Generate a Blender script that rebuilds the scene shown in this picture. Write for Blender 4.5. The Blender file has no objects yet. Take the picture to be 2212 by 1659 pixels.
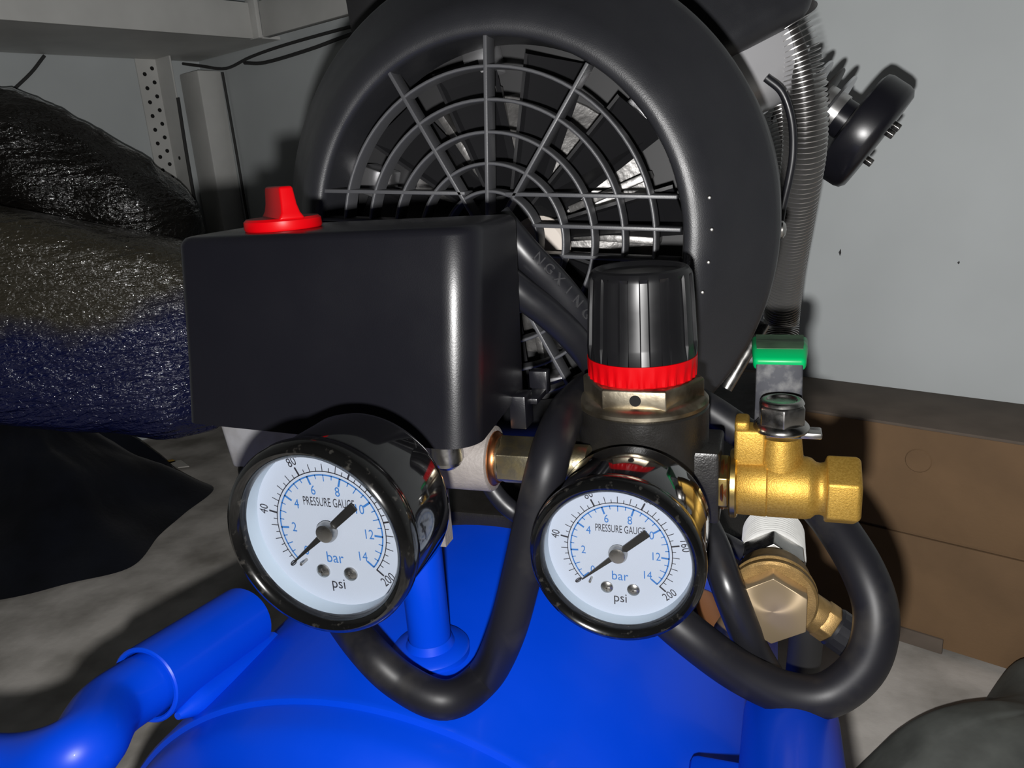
import bpy, bmesh, math, random
import numpy as np
from mathutils import Matrix, Vector
random.seed(4)
PI = math.pi
SC = bpy.context.scene
COL = SC.collection

# ---------------------------------------------------------------- camera
FPX = 1660.0                                   # focal length in pixels of the 2212 px wide frame
PSI, TH, RO = math.radians(19.5), math.radians(16.3), math.radians(4.0)
EYE = np.array([0.0, 0.0, 0.55])
_r0 = np.array([math.cos(PSI), math.sin(PSI), 0]); _fh = np.array([-math.sin(PSI), math.cos(PSI), 0])
FWD = _fh*math.cos(TH) + np.array([0, 0, -math.sin(TH)])
_u0 = _fh*math.sin(TH) + np.array([0, 0, math.cos(TH)])
RGT = math.cos(RO)*_r0 - math.sin(RO)*_u0
UPV = math.cos(RO)*_u0 + math.sin(RO)*_r0
cam = bpy.data.cameras.new('camera'); cam.sensor_width = 36; cam.lens = 36*FPX/2212; cam.clip_start = 0.01
camo = bpy.data.objects.new('camera', cam); COL.objects.link(camo)
m = Matrix.Identity(4)
for i in range(3):
    m[i][0], m[i][1], m[i][2], m[i][3] = RGT[i], UPV[i], -FWD[i], EYE[i]
camo.matrix_world = m
SC.camera = camo

# ---------------------------------------------------------------- light: the phone's flash, in a dark storeroom
FLASH = 31.0
w = bpy.data.worlds.new('dark_room'); SC.world = w; w.use_nodes = True
w.node_tree.nodes['Background'].inputs[0].default_value = (0.9, 0.95, 1.0, 1)
w.node_tree.nodes['Background'].inputs[1].default_value = 0.003
la = bpy.data.lights.new('flash', 'POINT'); la.energy = 1.0; la.shadow_soft_size = 0.0035
la.color = (1.0, 0.985, 0.97)
la.use_nodes = True
nt = la.node_tree
em = nt.nodes['Emission']
lf = nt.nodes.new('ShaderNodeLightFalloff'); lf.inputs['Strength'].default_value = FLASH; lf.inputs['Smooth'].default_value = 0.4
nt.links.new(lf.outputs['Quadratic'], em.inputs['Strength'])
lo = bpy.data.objects.new('flash', la); COL.objects.link(lo)
lo.location = EYE - UPV*0.021 - RGT*0.004
SC.view_settings.view_transform = 'Standard'; SC.view_settings.look = 'None'
SC.view_settings.gamma = 1; SC.view_settings.exposure = 0.0; SC.view_settings.use_curve_mapping = False

# ---------------------------------------------------------------- points from the photograph
def ray(px, py): return FWD + RGT*(px-1106)/FPX - UPV*(py-829.5)/FPX
def D(px, py, d): return EYE + ray(px, py)*d
def Y(px, py, y): r = ray(px, py); return EYE + r*(y/r[1])
def Z(px, py, z): r = ray(px, py); return EYE + r*((z-EYE[2])/r[2])

# ---------------------------------------------------------------- materials
def mat(name, col, rough=0.5, metal=0.0, var=0.0, vscale=40, bump=0.0, bscale=200, rvar=0.0, rscale=30, coat=0.0, spec=0.5, col2=None, lo_=0.35, hi_=0.65, sheen=0.0, detail=4):
    M = bpy.data.materials.new(name); M.use_nodes = True
    t = M.node_tree; b = t.nodes['Principled BSDF']
    b.inputs['Base Color'].default_value = (*col, 1); b.inputs['Roughness'].default_value = rough
    b.inputs['Metallic'].default_value = metal; b.inputs['Specular IOR Level'].default_value = spec
    if coat: b.inputs['Coat Weight'].default_value = coat; b.inputs['Coat Roughness'].default_value = 0.04
    if sheen: b.inputs['Sheen Weight'].default_value = sheen
    tc = t.nodes.new('ShaderNodeTexCoord')
    def noise(s, d=detail):
        n = t.nodes.new('ShaderNodeTexNoise'); n.inputs['Scale'].default_value = s; n.inputs['Detail'].default_value = d
        t.links.new(tc.outputs['Object'], n.inputs['Vector']); return n
    if var or col2:
        n = noise(vscale); r = t.nodes.new('ShaderNodeValToRGB')
        c2 = col2 if col2 else tuple(min(1, c*(1+var)) for c in col)
        c1 = col if col2 else tuple(c*(1-var) for c in col)
        r.color_ramp.elements[0].position = lo_; r.color_ramp.elements[1].position = hi_
        r.color_ramp.elements[0].color = (*c1, 1); r.color_ramp.elements[1].color = (*c2, 1)
        t.links.new(n.outputs['Fac'], r.inputs['Fac']); t.links.new(r.outputs['Color'], b.inputs['Base Color'])
    if rvar:
        n = noise(rscale); mr = t.nodes.new('ShaderNodeMapRange')
        mr.inputs['From Min'].default_value = 0.3; mr.inputs['From Max'].default_value = 0.7
        mr.inputs['To Min'].default_value = max(0.02, rough-rvar); mr.inputs['To Max'].default_value = min(1, rough+rvar)
        t.links.new(n.outputs['Fac'], mr.inputs['Value']); t.links.new(mr.outputs['Result'], b.inputs['Roughness'])
    if bump:
        n = noise(bscale, 3); bp = t.nodes.new('ShaderNodeBump'); bp.inputs['Strength'].default_value = bump; bp.inputs['Distance'].default_value = 0.001
        t.links.new(n.outputs['Fac'], bp.inputs['Height']); t.links.new(bp.outputs['Normal'], b.inputs['Normal'])
    return M

MT = dict(
    wall=mat('wall_paint', (0.50, 0.53, 0.535), 0.7, var=0.05, vscale=5, bump=0.05, bscale=120),
    floor=mat('concrete_floor', (0.22, 0.205, 0.18), 0.88, col2=(0.54, 0.51, 0.47), vscale=11, bump=0.4, bscale=90, detail=12, lo_=0.3, hi_=0.62),
    shelf=mat('white_steel', (0.55, 0.55, 0.53), 0.5, var=0.08, vscale=9),
    soot=mat('dusty_wire', (0.03, 0.03, 0.03), 0.7),
    hole=mat('dark_hole', (0.004, 0.004, 0.004), 0.9),
    card=mat('cardboard', (0.165, 0.098, 0.048), 0.85, var=0.12, vscale=12, bump=0.15, bscale=300),
    cardtop=mat('dusty_cardboard', (0.115, 0.09, 0.07), 0.9, var=0.12, vscale=25),
    sack=mat('grey_tarpaulin', (0.075, 0.08, 0.072), 0.7, var=0.3, vscale=22, bump=0.5, bscale=70),
    cloth=mat('dark_cloth', (0.0045, 0.0055, 0.009), 0.95, var=0.4, vscale=10, bump=0.4, bscale=150, sheen=0.1, spec=0.1),
    paper=mat('paper', (0.5, 0.48, 0.44), 0.8), yellow=mat('yellow_card', (0.5, 0.3, 0.05), 0.8),
    plast=mat('black_plastic', (0.0165, 0.017, 0.020), 0.40, spec=0.65, bump=0.12, bscale=2600, rvar=0.05, rscale=60),
    grille=mat('lit_black_grille', (0.062, 0.063, 0.068), 0.44, spec=0.7, bump=0.06, bscale=2000),  # black lightened: highlights on the rounded bar edges put into the colour
    box=mat('black_cover', (0.0075, 0.0075, 0.0105), 0.30, rvar=0.07, rscale=22, bump=0.04, bscale=2400),
    emboss=mat('lit_letter_rubber', (0.04, 0.04, 0.043), 0.3), casting=mat('clean_casting', (0.62, 0.62, 0.64), 0.30, 0.45),  # letter rubber lightened to paint the light caught by raised edges
    blade=mat('black_fan_blade', (0.010, 0.010, 0.011), 0.3),
    inner=mat('dark_inside', (0.008, 0.008, 0.009), 0.6),
    gloss=mat('gloss_black_enamel', (0.006, 0.006, 0.007), 0.09, coat=1.0, rvar=0.05, rscale=90),
    rim=mat('dusty_black_rim', (0.0045, 0.0045, 0.0045), 0.16, spec=0.4, col2=(0.05, 0.047, 0.042), vscale=420, lo_=0.60, hi_=0.78, coat=0.3),
    dial=mat('dial_face', (0.42, 0.47, 0.56), 0.5), dialwall=mat('dial_wall', (0.42, 0.50, 0.58), 0.4),
    ink=mat('black_ink', (0.012, 0.012, 0.02), 0.6), blueink=mat('blue_ink', (0.02, 0.14, 0.42), 0.6),
    needle=mat('black_needle', (0.008, 0.008, 0.008), 0.3),
    steel=mat('bright_steel', (0.45, 0.44, 0.42), 0.28, 1.0, rvar=0.1, rscale=200),
    zinc=mat('yellow_zinc', (0.55, 0.47, 0.27), 0.36, 1.0, col2=(0.42, 0.38, 0.28), vscale=300, bump=0.08, bscale=900),
    dirtyzinc=mat('dusty_zinc', (0.62, 0.55, 0.42), 0.36, 1.0, col2=(0.16, 0.125, 0.08), vscale=70, bump=0.06, bscale=600),
    red=mat('red_plastic', (0.55, 0.001, 0.004), 0.38, spec=0.2),
    knob=mat('knob_plastic', (0.0075, 0.0075, 0.0085), 0.33, rvar=0.06, rscale=60),
    body=mat('black_cast', (0.012, 0.011, 0.010), 0.36, bump=0.12, bscale=1500, rvar=0.1, rscale=100),
    alu=mat('cast_aluminium', (0.26, 0.235, 0.22), 0.62, 0.1, var=0.1, vscale=120, bump=0.25, bscale=900),
    alugrey=mat('chipped_aluminium', (0.25, 0.25, 0.26), 0.6, 0.1, col2=(0.12, 0.11, 0.10), vscale=60, lo_=0.45, hi_=0.8),
    copper=mat('copper', (0.55, 0.22, 0.09), 0.35, 1.0),
    brass=mat('sand_cast_brass', (0.45, 0.265, 0.045), 0.52, 0.8, col2=(0.58, 0.36, 0.075), vscale=1500, bump=0.16, bscale=2600),
    brassm=mat('machined_brass', (0.62, 0.45, 0.16), 0.3, 1.0, bump=0.05, bscale=600),
    bronze=mat('dull_brass', (0.34, 0.22, 0.085), 0.5, 0.75, var=0.2, vscale=200, bump=0.14, bscale=2600),
    rubber=mat('black_rubber', (0.011, 0.0112, 0.014), 0.40, rvar=0.1, rscale=50),
    dustyrubber=mat('dusty_rubber', (0.009, 0.009, 0.012), 0.46, spec=0.35, col2=(0.03, 0.028, 0.026), vscale=55, lo_=0.52, hi_=0.8),
    blue=mat('blue_enamel', (0.000, 0.046, 0.56), 0.36, var=0.03, vscale=20, spec=0.3, coat=0.06, rvar=0.05, rscale=40),
    green=mat('green_vinyl', (0.0, 0.39, 0.11), 0.35, spec=0.3), greendust=mat('dusty_green_vinyl', (0.055, 0.115, 0.06), 0.7, var=0.3, vscale=90),
    lever=mat('dusty_lever', (0.05, 0.052, 0.062), 0.55, 0.3, col2=(0.19, 0.19, 0.19), vscale=230, lo_=0.45, hi_=0.8),
    teflon=mat('thread_tape', (0.58, 0.58, 0.56), 0.5, var=0.08, vscale=150),
    polish=mat('polished_aluminium', (0.72, 0.72, 0.74), 0.26, 0.95), winding=mat('motor_aluminium', (0.20, 0.195, 0.19), 0.42, 0.8, var=0.3, vscale=90, bump=0.3, bscale=300),
    cream=mat('cream_enamel', (0.52, 0.47, 0.42), 0.5),
    fin=mat('dark_fin', (0.03, 0.028, 0.027), 0.45, 0.3), finpipe=mat('finned_tube', (0.60, 0.59, 0.58), 0.30, 0.9),
)
def lens_mat():
    M = bpy.data.materials.new('clear_lens'); M.use_nodes = True; t = M.node_tree
    t.nodes.remove(t.nodes['Principled BSDF']); out = t.nodes['Material Output']
    tr = t.nodes.new('ShaderNodeBsdfTransparent'); gl = t.nodes.new('ShaderNodeBsdfGlossy'); gl.inputs['Roughness'].default_value = 0.06
    mx = t.nodes.new('ShaderNodeMixShader'); mx.inputs[0].default_value = 0.05
    t.links.new(tr.outputs[0], mx.inputs[1]); t.links.new(gl.outputs[0], mx.inputs[2])
    t.links.new(mx.outputs[0], out.inputs['Surface']); return M
MT['lens'] = lens_mat()
def wrap_mat(name, c1, c2, zsplit):
    """crinkled cling film over a brown bundle whose lower half is blue"""
    M = mat(name, c1, 0.24, coat=1.0, spec=0.35); t = M.node_tree; b = t.nodes['Principled BSDF']
    tc = t.nodes.new('ShaderNodeTexCoord'); sp = t.nodes.new('ShaderNodeSeparateXYZ'); t.links.new(tc.outputs['Object'], sp.inputs[0])
    n = t.nodes.new('ShaderNodeTexNoise'); n.inputs['Scale'].default_value = 9; n.inputs['Detail'].default_value = 5
    t.links.new(tc.outputs['Object'], n.inputs['Vector'])
    ad = t.nodes.new('ShaderNodeMath'); ad.operation = 'MULTIPLY_ADD'; ad.inputs[1].default_value = 0.16; t.links.new(n.outputs['Fac'], ad.inputs[0]); t.links.new(sp.outputs['Z'], ad.inputs[2])
    mr = t.nodes.new('ShaderNodeMapRange'); mr.inputs['From Min'].default_value = zsplit+0.05; mr.inputs['From Max'].default_value = zsplit+0.11
    t.links.new(ad.outputs[0], mr.inputs['Value'])
    mx = t.nodes.new('ShaderNodeMix'); mx.data_type = 'RGBA'; mx.inputs['A'].default_value = (*c2, 1); mx.inputs['B'].default_value = (*c1, 1)
    t.links.new(mr.outputs['Result'], mx.inputs['Factor']); t.links.new(mx.outputs['Result'], b.inputs['Base Color'])
    def crinkle(sc, dist, dn):
        mp = t.nodes.new('ShaderNodeMapping'); mp.inputs['Scale'].default_value = sc; t.links.new(tc.outputs['Object'], mp.inputs['Vector'])
        n2 = t.nodes.new('ShaderNodeTexNoise'); n2.inputs['Scale'].default_value = 1; n2.inputs['Detail'].default_value = dn; n2.inputs['Distortion'].default_value = 0.8
        t.links.new(mp.outputs[0], n2.inputs['Vector'])
        bp = t.nodes.new('ShaderNodeBump'); bp.inputs['Strength'].default_value = 1.0; bp.inputs['Distance'].default_value = dist
        t.links.new(n2.outputs['Fac'], bp.inputs['Height']); return bp
    b1 = crinkle((18, 18, 70), 0.007, 4); b2 = crinkle((110, 110, 160), 0.003, 2)
    t.links.new(b1.outputs['Normal'], b2.inputs['Normal'])
    t.links.new(b2.outputs['Normal'], b.inputs['Normal']); t.links.new(b2.outputs['Normal'], b.inputs['Coat Normal'])
    return M
MT['wrap'] = wrap_mat('cling_film_over_bundle', (0.045, 0.040, 0.028), (0.006, 0.009, 0.055), 0.0)
MT['bag'] = wrap_mat('black_bin_liner', (0.008, 0.007, 0.006), (0.008, 0.007, 0.006), 0.0)

# ---------------------------------------------------------------- mesh building
def frame(o, ax, up=(0, 0, 1)):
    """matrix whose local Z is ax and local X is as near as it gets to up x ax"""
    z = Vector(ax).normalized(); u = Vector(up)
    if abs(z.dot(u.normalized())) > 0.98: u = Vector((0, 1, 0))
    x = u.cross(z).normalized(); y = z.cross(x)
    M = Matrix.Identity(4)
    for i in range(3): M[i][0], M[i][1], M[i][2], M[i][3] = x[i], y[i], z[i], o[i]
    return M
class G:
    def __init__(s): s.v = []; s.f = []
    def add(s, vs, fs, M=None):
        k = len(s.v)
        for p in vs:
            p = Vector(p); s.v.append(M @ p if M else p)
        s.f += [tuple(i+k for i in q) for q in fs]; return s
    def box(s, a, b, M=None):
        (x0, y0, z0), (x1, y1, z1) = a, b
        return s.add([(x0,y0,z0),(x1,y0,z0),(x1,y1,z0),(x0,y1,z0),(x0,y0,z1),(x1,y0,z1),(x1,y1,z1),(x0,y1,z1)],
                     [(0,3,2,1),(4,5,6,7),(0,1,5,4),(1,2,6,5),(2,3,7,6),(3,0,4,7)], M)
    def lathe(s, prof, M=None, n=48, a0=0.0, a1=2*PI, rf=None, caps=False):
        """prof: (radius, height along local z); rf(angle, i) scales the radius"""
        full = abs(a1-a0-2*PI) < 1e-6; cnt = n if full else n+1
        vs = []; fs = []
        for i, (r, h) in enumerate(prof):
            for j in range(cnt):
                a = a0+(a1-a0)*j/n; q = r*(rf(a, i) if rf else 1); vs.append((q*math.cos(a), q*math.sin(a), h))
        for i in range(len(prof)-1):
            for j in range(n):
                k = (j+1) % cnt
                fs.append((i*cnt+j, i*cnt+k, (i+1)*cnt+k, (i+1)*cnt+j))
        return s.add(vs, fs, M)
    def cyl(s, r, h0, h1, M=None, n=32, r1=None):
        r1 = r if r1 is None else r1
        vs = [(r*math.cos(2*PI*j/n), r*math.sin(2*PI*j/n), h0) for j in range(n)]+[(r1*math.cos(2*PI*j/n), r1*math.sin(2*PI*j/n), h1) for j in range(n)]
        fs = [(j, (j+1) % n, n+(j+1) % n, n+j) for j in range(n)]+[tuple(range(n-1, -1, -1)), tuple(range(n, 2*n))]
        return s.add(vs, fs, M)
    def hexa(s, af, h0, h1, M=None, rot=0.0, ch=0.0):
        """hexagon prism, af across flats, optional chamfer at the far end"""
        R = af/math.sqrt(3); L = [(h0, R), (h1-ch, R)]+([(h1, R-ch*1.4)] if ch else [])
        vs = []; fs = []
        for h, r in L: vs += [(r*math.cos(rot+PI/3*j), r*math.sin(rot+PI/3*j), h) for j in range(6)]
        for i in range(len(L)-1): fs += [(i*6+j, i*6+(j+1) % 6, (i+1)*6+(j+1) % 6, (i+1)*6+j) for j in range(6)]
        fs += [tuple(range(5, -1, -1)), tuple((len(L)-1)*6+j for j in range(6))]
        return s.add(vs, fs, M)
    def tube(s, pts, r, n=16, sub=6, cap=True, radii=None):
        P = spline(pts, sub); N = len(P)
        T = [(P[min(i+1, N-1)]-P[max(i-1, 0)]).normalized() for i in range(N)]
        x = T[0].orthogonal().normalized(); vs = []; fs = []
        for i in range(N):
            x = (x - T[i]*x.dot(T[i])).normalized(); y = T[i].cross(x)
            rr = r if radii is None else radii(i/(N-1))
            vs += [P[i]+(x*math.cos(2*PI*j/n)+y*math.sin(2*PI*j/n))*rr for j in range(n)]
        for i in range(N-1): fs += [(i*n+j, i*n+(j+1) % n, (i+1)*n+(j+1) % n, (i+1)*n+j) for j in range(n)]
        if cap: fs += [tuple(range(n-1, -1, -1)), tuple((N-1)*n+j for j in range(n))]
        return s.add(vs, fs)
    def prism(s, poly, h0, h1, M=None):
        n = len(poly)
        return s.add([(x, y, h0) for x, y in poly]+[(x, y, h1) for x, y in poly],
                     [tuple(range(n-1, -1, -1)), tuple(range(n, 2*n))]+[(j, (j+1) % n, n+(j+1) % n, n+j) for j in range(n)], M)
    def loft(s, loops, M=None, cap=True):
        n = len(loops[0]); vs = [p for L in loops for p in L]; fs = []
        for i in range(len(loops)-1): fs += [(i*n+j, i*n+(j+1) % n, (i+1)*n+(j+1) % n, (i+1)*n+j) for j in range(n)]
        if cap: fs += [tuple(range(n-1, -1, -1)), tuple((len(loops)-1)*n+j for j in range(n))]
        return s.add(vs, fs, M)
    def text(s, body, size, M, extrude=0.0, align='CENTER', xs=1.0):
        c = bpy.data.curves.new('t', 'FONT'); c.body = body; c.size = size; c.align_x = align; c.align_y = 'CENTER'; c.extrude = extrude; c.resolution_u = 3
        o = bpy.data.objects.new('t', c); COL.objects.link(o)
        me = bpy.data.meshes.new_from_object(o.evaluated_get(bpy.context.evaluated_depsgraph_get()))
        s.add([(v.co.x*xs, v.co.y, v.co.z) for v in me.vertices], [tuple(p.vertices) for p in me.polygons], M)
        bpy.data.objects.remove(o); bpy.data.curves.remove(c); bpy.data.meshes.remove(me); return s
def spline(pts, sub=6):
    p = [Vector(q) for q in pts]
    if sub <= 1 or len(p) < 3: return p
    e = [p[0]*2-p[1]]+p+[p[-1]*2-p[-2]]; out = []
    for i in range(1, len(e)-2):
        for k in range(sub):
            t = k/sub; a, b, c, d = e[i-1:i+3]
            out.append(0.5*((2*b)+(c-a)*t+(2*a-5*b+4*c-d)*t*t+(3*b-a-3*c+d)*t**3))
    return out+[p[-1]]
def rrect(x0, x1, y0, y1, r, z, k=6):
    """rounded rectangle loop at height z; r = radii of corners (x0y0, x1y0, x1y1, x0y1)"""
    out = []
    for (cx, cy, rr, a) in ((x0+r[0], y0+r[0], r[0], PI), (x1-r[1], y0+r[1], r[1], 1.5*PI), (x1-r[2], y1-r[2], r[2], 0), (x0+r[3], y1-r[3], r[3], 0.5*PI)):
        for j in range(k+1):
            t = a+0.5*PI*j/k; out.append((cx+rr*math.cos(t), cy+rr*math.sin(t), z))
    return out
WL = {}
def wloc(o): return WL.get(o.name, Vector((0, 0, 0)))
def obj(name, g, material, parent=None, label=None, bevel=0.0, seg=2, smooth=40, kind=None, at=None, fix=True):
    me = bpy.data.meshes.new(name)
    c = Vector(at) if at is not None else sum(g.v, Vector((0, 0, 0)))/max(1, len(g.v))
    me.from_pydata([tuple(v-c) for v in g.v], [], g.f)
    if bevel or fix:
        bm = bmesh.new(); bm.from_mesh(me)
        bmesh.ops.remove_doubles(bm, verts=bm.verts, dist=1e-6)
        bmesh.ops.recalc_face_normals(bm, faces=bm.faces)
        if bevel:
            ed = [e for e in bm.edges if len(e.link_faces) == 2 and e.calc_face_angle(0) > math.radians(35)]
            bmesh.ops.bevel(bm, geom=ed, offset=bevel, segments=seg, profile=0.5, affect='EDGES', clamp_overlap=True)
        bm.to_mesh(me); bm.free()
    if smooth:
        for p in me.polygons: p.use_smooth = True
        me.set_sharp_from_angle(angle=math.radians(smooth))
    me.materials.append(MT[material])
    o = bpy.data.objects.new(name, me); COL.objects.link(o)
    WL[o.name] = c
    if parent is not None: o.parent = parent; o.location = c - wloc(parent)
    else: o.location = c
    if label: o['label'] = label
    if kind: o['kind'] = kind
    return o
def tag(o, label, cat, group=None):
    o['label'] = label; o['category'] = cat
    if group: o['group'] = group
    return o
def thing(name, loc, label, cat, group=None):
    o = bpy.data.objects.new(name, None); COL.objects.link(o); o.location = loc; WL[o.name] = Vector(loc); o.empty_display_size = 0.05
    return tag(o, label, cat, group)
def struct(name, g, material, **k): return obj(name, g, material, kind='structure', **k)
def again(o, parent, M, name=None):
    """another piece that shares o's mesh; M moves o's world placing to the new one"""
    c = o.copy(); COL.objects.link(c); c.parent = parent
    W = M @ Matrix.Translation(wloc(o)); WL[c.name] = W.translation
    c.matrix_local = Matrix.Translation(-wloc(parent)) @ W
    return c

# ================================================================ the room (turned against the compressor)
RN = Vector((0.3735, 0.9276, 0)); RT = Vector((0.9276, -0.3735, 0)); CORNER = Vector((-1.2283, 1.5346, 0))
def room(u, v, z): return CORNER + RT*u - RN*v + Vector((0, 0, z))   # u along the back wall, v out of it
RM = Matrix.Identity(4)
for i in range(3): RM[i][0], RM[i][1], RM[i][3] = RT[i], -RN[i], CORNER[i]
RM[2][2] = 1                                                    # left-handed in uv; normals are recalculated
g = G().box((-0.1, -0.1, -0.05), (3.2, 2.6, 0.0), RM); struct('floor', g, 'floor')
g = G().box((-0.1, -0.1, 0.0), (3.2, 0.0, 2.3), RM); struct('wall_back', g, 'wall')
g = G().box((-0.1, 0.0, 0.0), (0.0, 2.6, 2.3), RM); struct('wall_left', g, 'wall')
g = G().box((0.005, 0.0, 0.0), (0.085, 0.055, 0.775), RM); struct('trim_1', g, 'shelf', bevel=0.004)

# ================================================================ the compressor
TC = Vector((-0.1386, 0, 0.2178)); TR = 0.1473
def on_tank(px, py, off=0.0):
    r = ray(px, py); ox, oz = EYE[0]-TC.x, EYE[2]-TC.z; R_ = TR+off
    a = r[0]**2+r[2]**2; b = 2*(ox*r[0]+oz*r[2]); c = ox*ox+oz*oz-R_*R_; q = b*b-4*a*c
    return EYE + r*((-b-math.sqrt(max(q, 0)))/(2*a))
def tank_z(x, off=0.0): return TC.z+math.sqrt((TR+off)**2-(x-TC.x)**2)
AC = thing('air_compressor', (TC.x, 0.42, 0), 'blue belly tank air compressor with black fan cover, two gauges and brass valves', 'air compressor')

# ---- tank
SEAM = 0.2005
MY = lambda p: frame(p, (0, 1, 0))
prof = [(0.0, SEAM-0.066)]+[((TR-0.0115)*math.sin(t), SEAM-0.016-0.05*math.cos(t)) for t in np.linspace(0.15, PI/2-0.12, 14)]
prof += [(TR-0.0085, SEAM-0.0165), (TR-0.0055, SEAM-0.0125), (TR-0.004, SEAM-0.008), (TR-0.0032, SEAM-0.002), (TR-0.0028, SEAM), (TR-0.0008, SEAM+0.0008), (TR, SEAM+0.0025), (TR, 0.60)]
prof += [((TR-0.004)*math.cos(t), 0.612+0.05*math.sin(t)) for t in np.linspace(0, PI/2, 12)]
tank = obj('tank', G().lathe(prof, MY((TC.x, 0, TC.z)), n=128), 'blue', AC, smooth=30)
for sx in (-1, 1):
    for yy in (0.27, 0.55):
        obj('foot', G().box((TC.x+sx*0.07-0.02, yy-0.015, 0.0), (TC.x+sx*0.07+0.02, yy+0.015, 0.105)), 'rubber', AC, bevel=0.004)
def pipe_open(M, ro, ri, h0, h1): return G().lathe([(ri, h0+0.012), (ri, h0+0.0006), (ri+0.0006, h0), (ro-0.0006, h0), (ro, h0+0.0006), (ro, h1-0.001), (ro-0.001, h1), (0.0, h1)], M, n=40)
# left handle: socket on the tank, bar coming out of it and bending away to the left
SL0 = Y(312, 1482, 0.196); SL1 = Y(527, 1338, 0.258)
axl = Vector(SL1-SL0).normalized()
sock = obj('handle_socket', pipe_open(frame(SL0, axl), 0.0158, 0.0136, 0.0, (Vector(SL1)-Vector(SL0)).length), 'blue', tank)
obj('weld_bead', G().tube([Vector(SL0)+axl*t+Vector((0.0125, 0, -0.0125)) for t in (0.001, 0.03, 0.06, (Vector(SL1)-Vector(SL0)).length+0.004)], 0.0055, n=12, radii=lambda t: 0.0062*min(1, 0.25+6*t, 0.25+6*(1-t))), 'blue', tank)
b0 = Vector(SL0)
obj('handle_bar', G().tube([b0+axl*0.02, b0+axl*0.005, b0-axl*0.018, D(175, 1620, 0.262), D(60, 1665, 0.262), D(-60, 1668, 0.268), D(-250, 1650, 0.28)], 0.0128, n=24, sub=8), 'blue', AC)
# right handle: socket held off the tank by a small plate
SR0 = Vector((0.0098, 0.165, 0.352)); SR1 = Vector(Y(1708, 1560, 0.268))
axr = (SR1-SR0).normalized()
obj('handle_socket', pipe_open(frame(SR0, axr), 0.0178, 0.015, 0.0, (SR1-SR0).length), 'blue', tank)
obj('handle_bar', G().tube([SR0+axr*0.03, SR0, SR0-axr*0.06, SR0-axr*0.1+Vector((0.02, 0, -0.01))], 0.0142, n=24), 'blue', AC)
obj('handle_bracket', G().box((-0.026, 0.215, 0.318), (0.002, 0.25, 0.326)), 'blue', tank, bevel=0.003)

# ---- post under the switch, with a weld pad on the tank
pb = on_tank(922, 1412); PX, PY = float(pb[0]), float(pb[1])+0.004
post = obj('outlet_post', G().lathe([(0.0084, tank_z(PX)-0.004), (0.0084, 0.452)], frame((PX, PY, 0), (0, 0, 1)), n=32), 'blue', AC)
obj('weld_pad', G().lathe([(0.0155, tank_z(PX)-0.006), (0.0155, tank_z(PX)+0.0005), (0.0145, tank_z(PX)+0.0016), (0.0098, tank_z(PX)+0.0024), (0.0086, tank_z(PX)+0.0055)], frame((PX, PY, 0), (0, 0, 1)), n=40), 'blue', tank)

# ---- motor and its fan cover
FC = Vector(D(1055.5, 524, 0.345)); MF = frame(FC, (0, 1, 0))
mp = obj('motor_platform', G().box((FC.x-0.10, FC.y+0.015, 0.352), (FC.x+0.12, FC.y+0.30, 0.372)), 'body', AC, bevel=0.003)  # painted black to carry the manifold's shadow on the platform
motor = obj('motor', G().lathe([(0.0, 0.062), (0.10, 0.062), (0.104, 0.07), (0.112, 0.075), (0.112, 0.23), (0.0, 0.235)], MF, n=64), 'inner', AC)
RG = 0.0873
prof = [(RG-0.002, 0.034), (RG-0.002, 0.004), (RG-0.0014, 0.0014), (RG, 0.0002), (RG+0.0024, -0.0002), (RG+0.0052, 0.0004), (RG+0.0085, 0.0020), (RG+0.0115, 0.0042), (RG+0.0135, 0.0062), (0.1185, 0.0275), (0.1218, 0.0305), (0.1236, 0.0335), (0.1242, 0.037), (0.1242, 0.12),
        (0.121, 0.12), (0.121, 0.04), (0.118, 0.032), (RG+0.004, 0.0085), (RG-0.002, 0.034)]
cover = obj('fan_cover', G().lathe(prof, MF, n=128), 'plast', AC, label='black moulded plastic fan cover with a round grille')
RINGS = [0.0222, 0.0341, 0.0472, 0.0605, 0.0738]
for r in RINGS:
    obj('grille_ring', G().lathe([(r-0.00085, 0.011), (r-0.0008, 0.0026), (r-0.00065, 0.0019), (r-0.00045, 0.0017), (r, 0.00162), (r+0.00045, 0.0017), (r+0.00065, 0.0019), (r+0.0008, 0.0026), (r+0.00085, 0.011), (r-0.00085, 0.011)], MF, n=96), 'grille', cover)
GR = Matrix.Rotation(math.radians(-3.8), 3, 'Z')                 # the grille sits a little turned
def bar(x0, z0, x1, z1):
    a = GR @ Vector((x0, z0, 0)); b = GR @ Vector((x1, z1, 0)); d = (b-a).normalized(); n_ = Vector((-d.y, d.x, 0))*0.00085
    poly = [(a+n_), (a-n_), (b-n_), (b+n_)]
    # local frame: x right, y up, z away from the viewer
    M = Matrix.Identity(4)
    M.col[0] = (1, 0, 0, 0); M.col[1] = (0, 0, 1, 0); M.col[2] = (0, 1, 0, 0); M.col[3] = (FC.x-0.0012, FC.y, FC.z, 1)
    obj('grille_bar', G().prism([(p.x, p.y) for p in poly], 0.0016, 0.0118, M), 'grille', cover, bevel=0.0003, seg=2, smooth=60)
def polar(a, r): return r*math.cos(math.radians(a)), r*math.sin(math.radians(a))
E_ = RG-0.0015
for a in (90, 270): bar(*polar(a, 0.012), *polar(a, E_))
for a in (59, 122, 239, 301):
    bar(*polar(a, 0.0130 if a < 180 else 0.0222), *polar(a, E_))
for hz, inner in ((0.0212, 0.0085), (0.0080, 0.0207), (-0.0050, 0.0217)):
    xo = math.sqrt(E_**2-hz**2)
    bar(inner, hz, xo, hz); bar(-xo, hz, -max(inner, 0.0105), hz)
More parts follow.
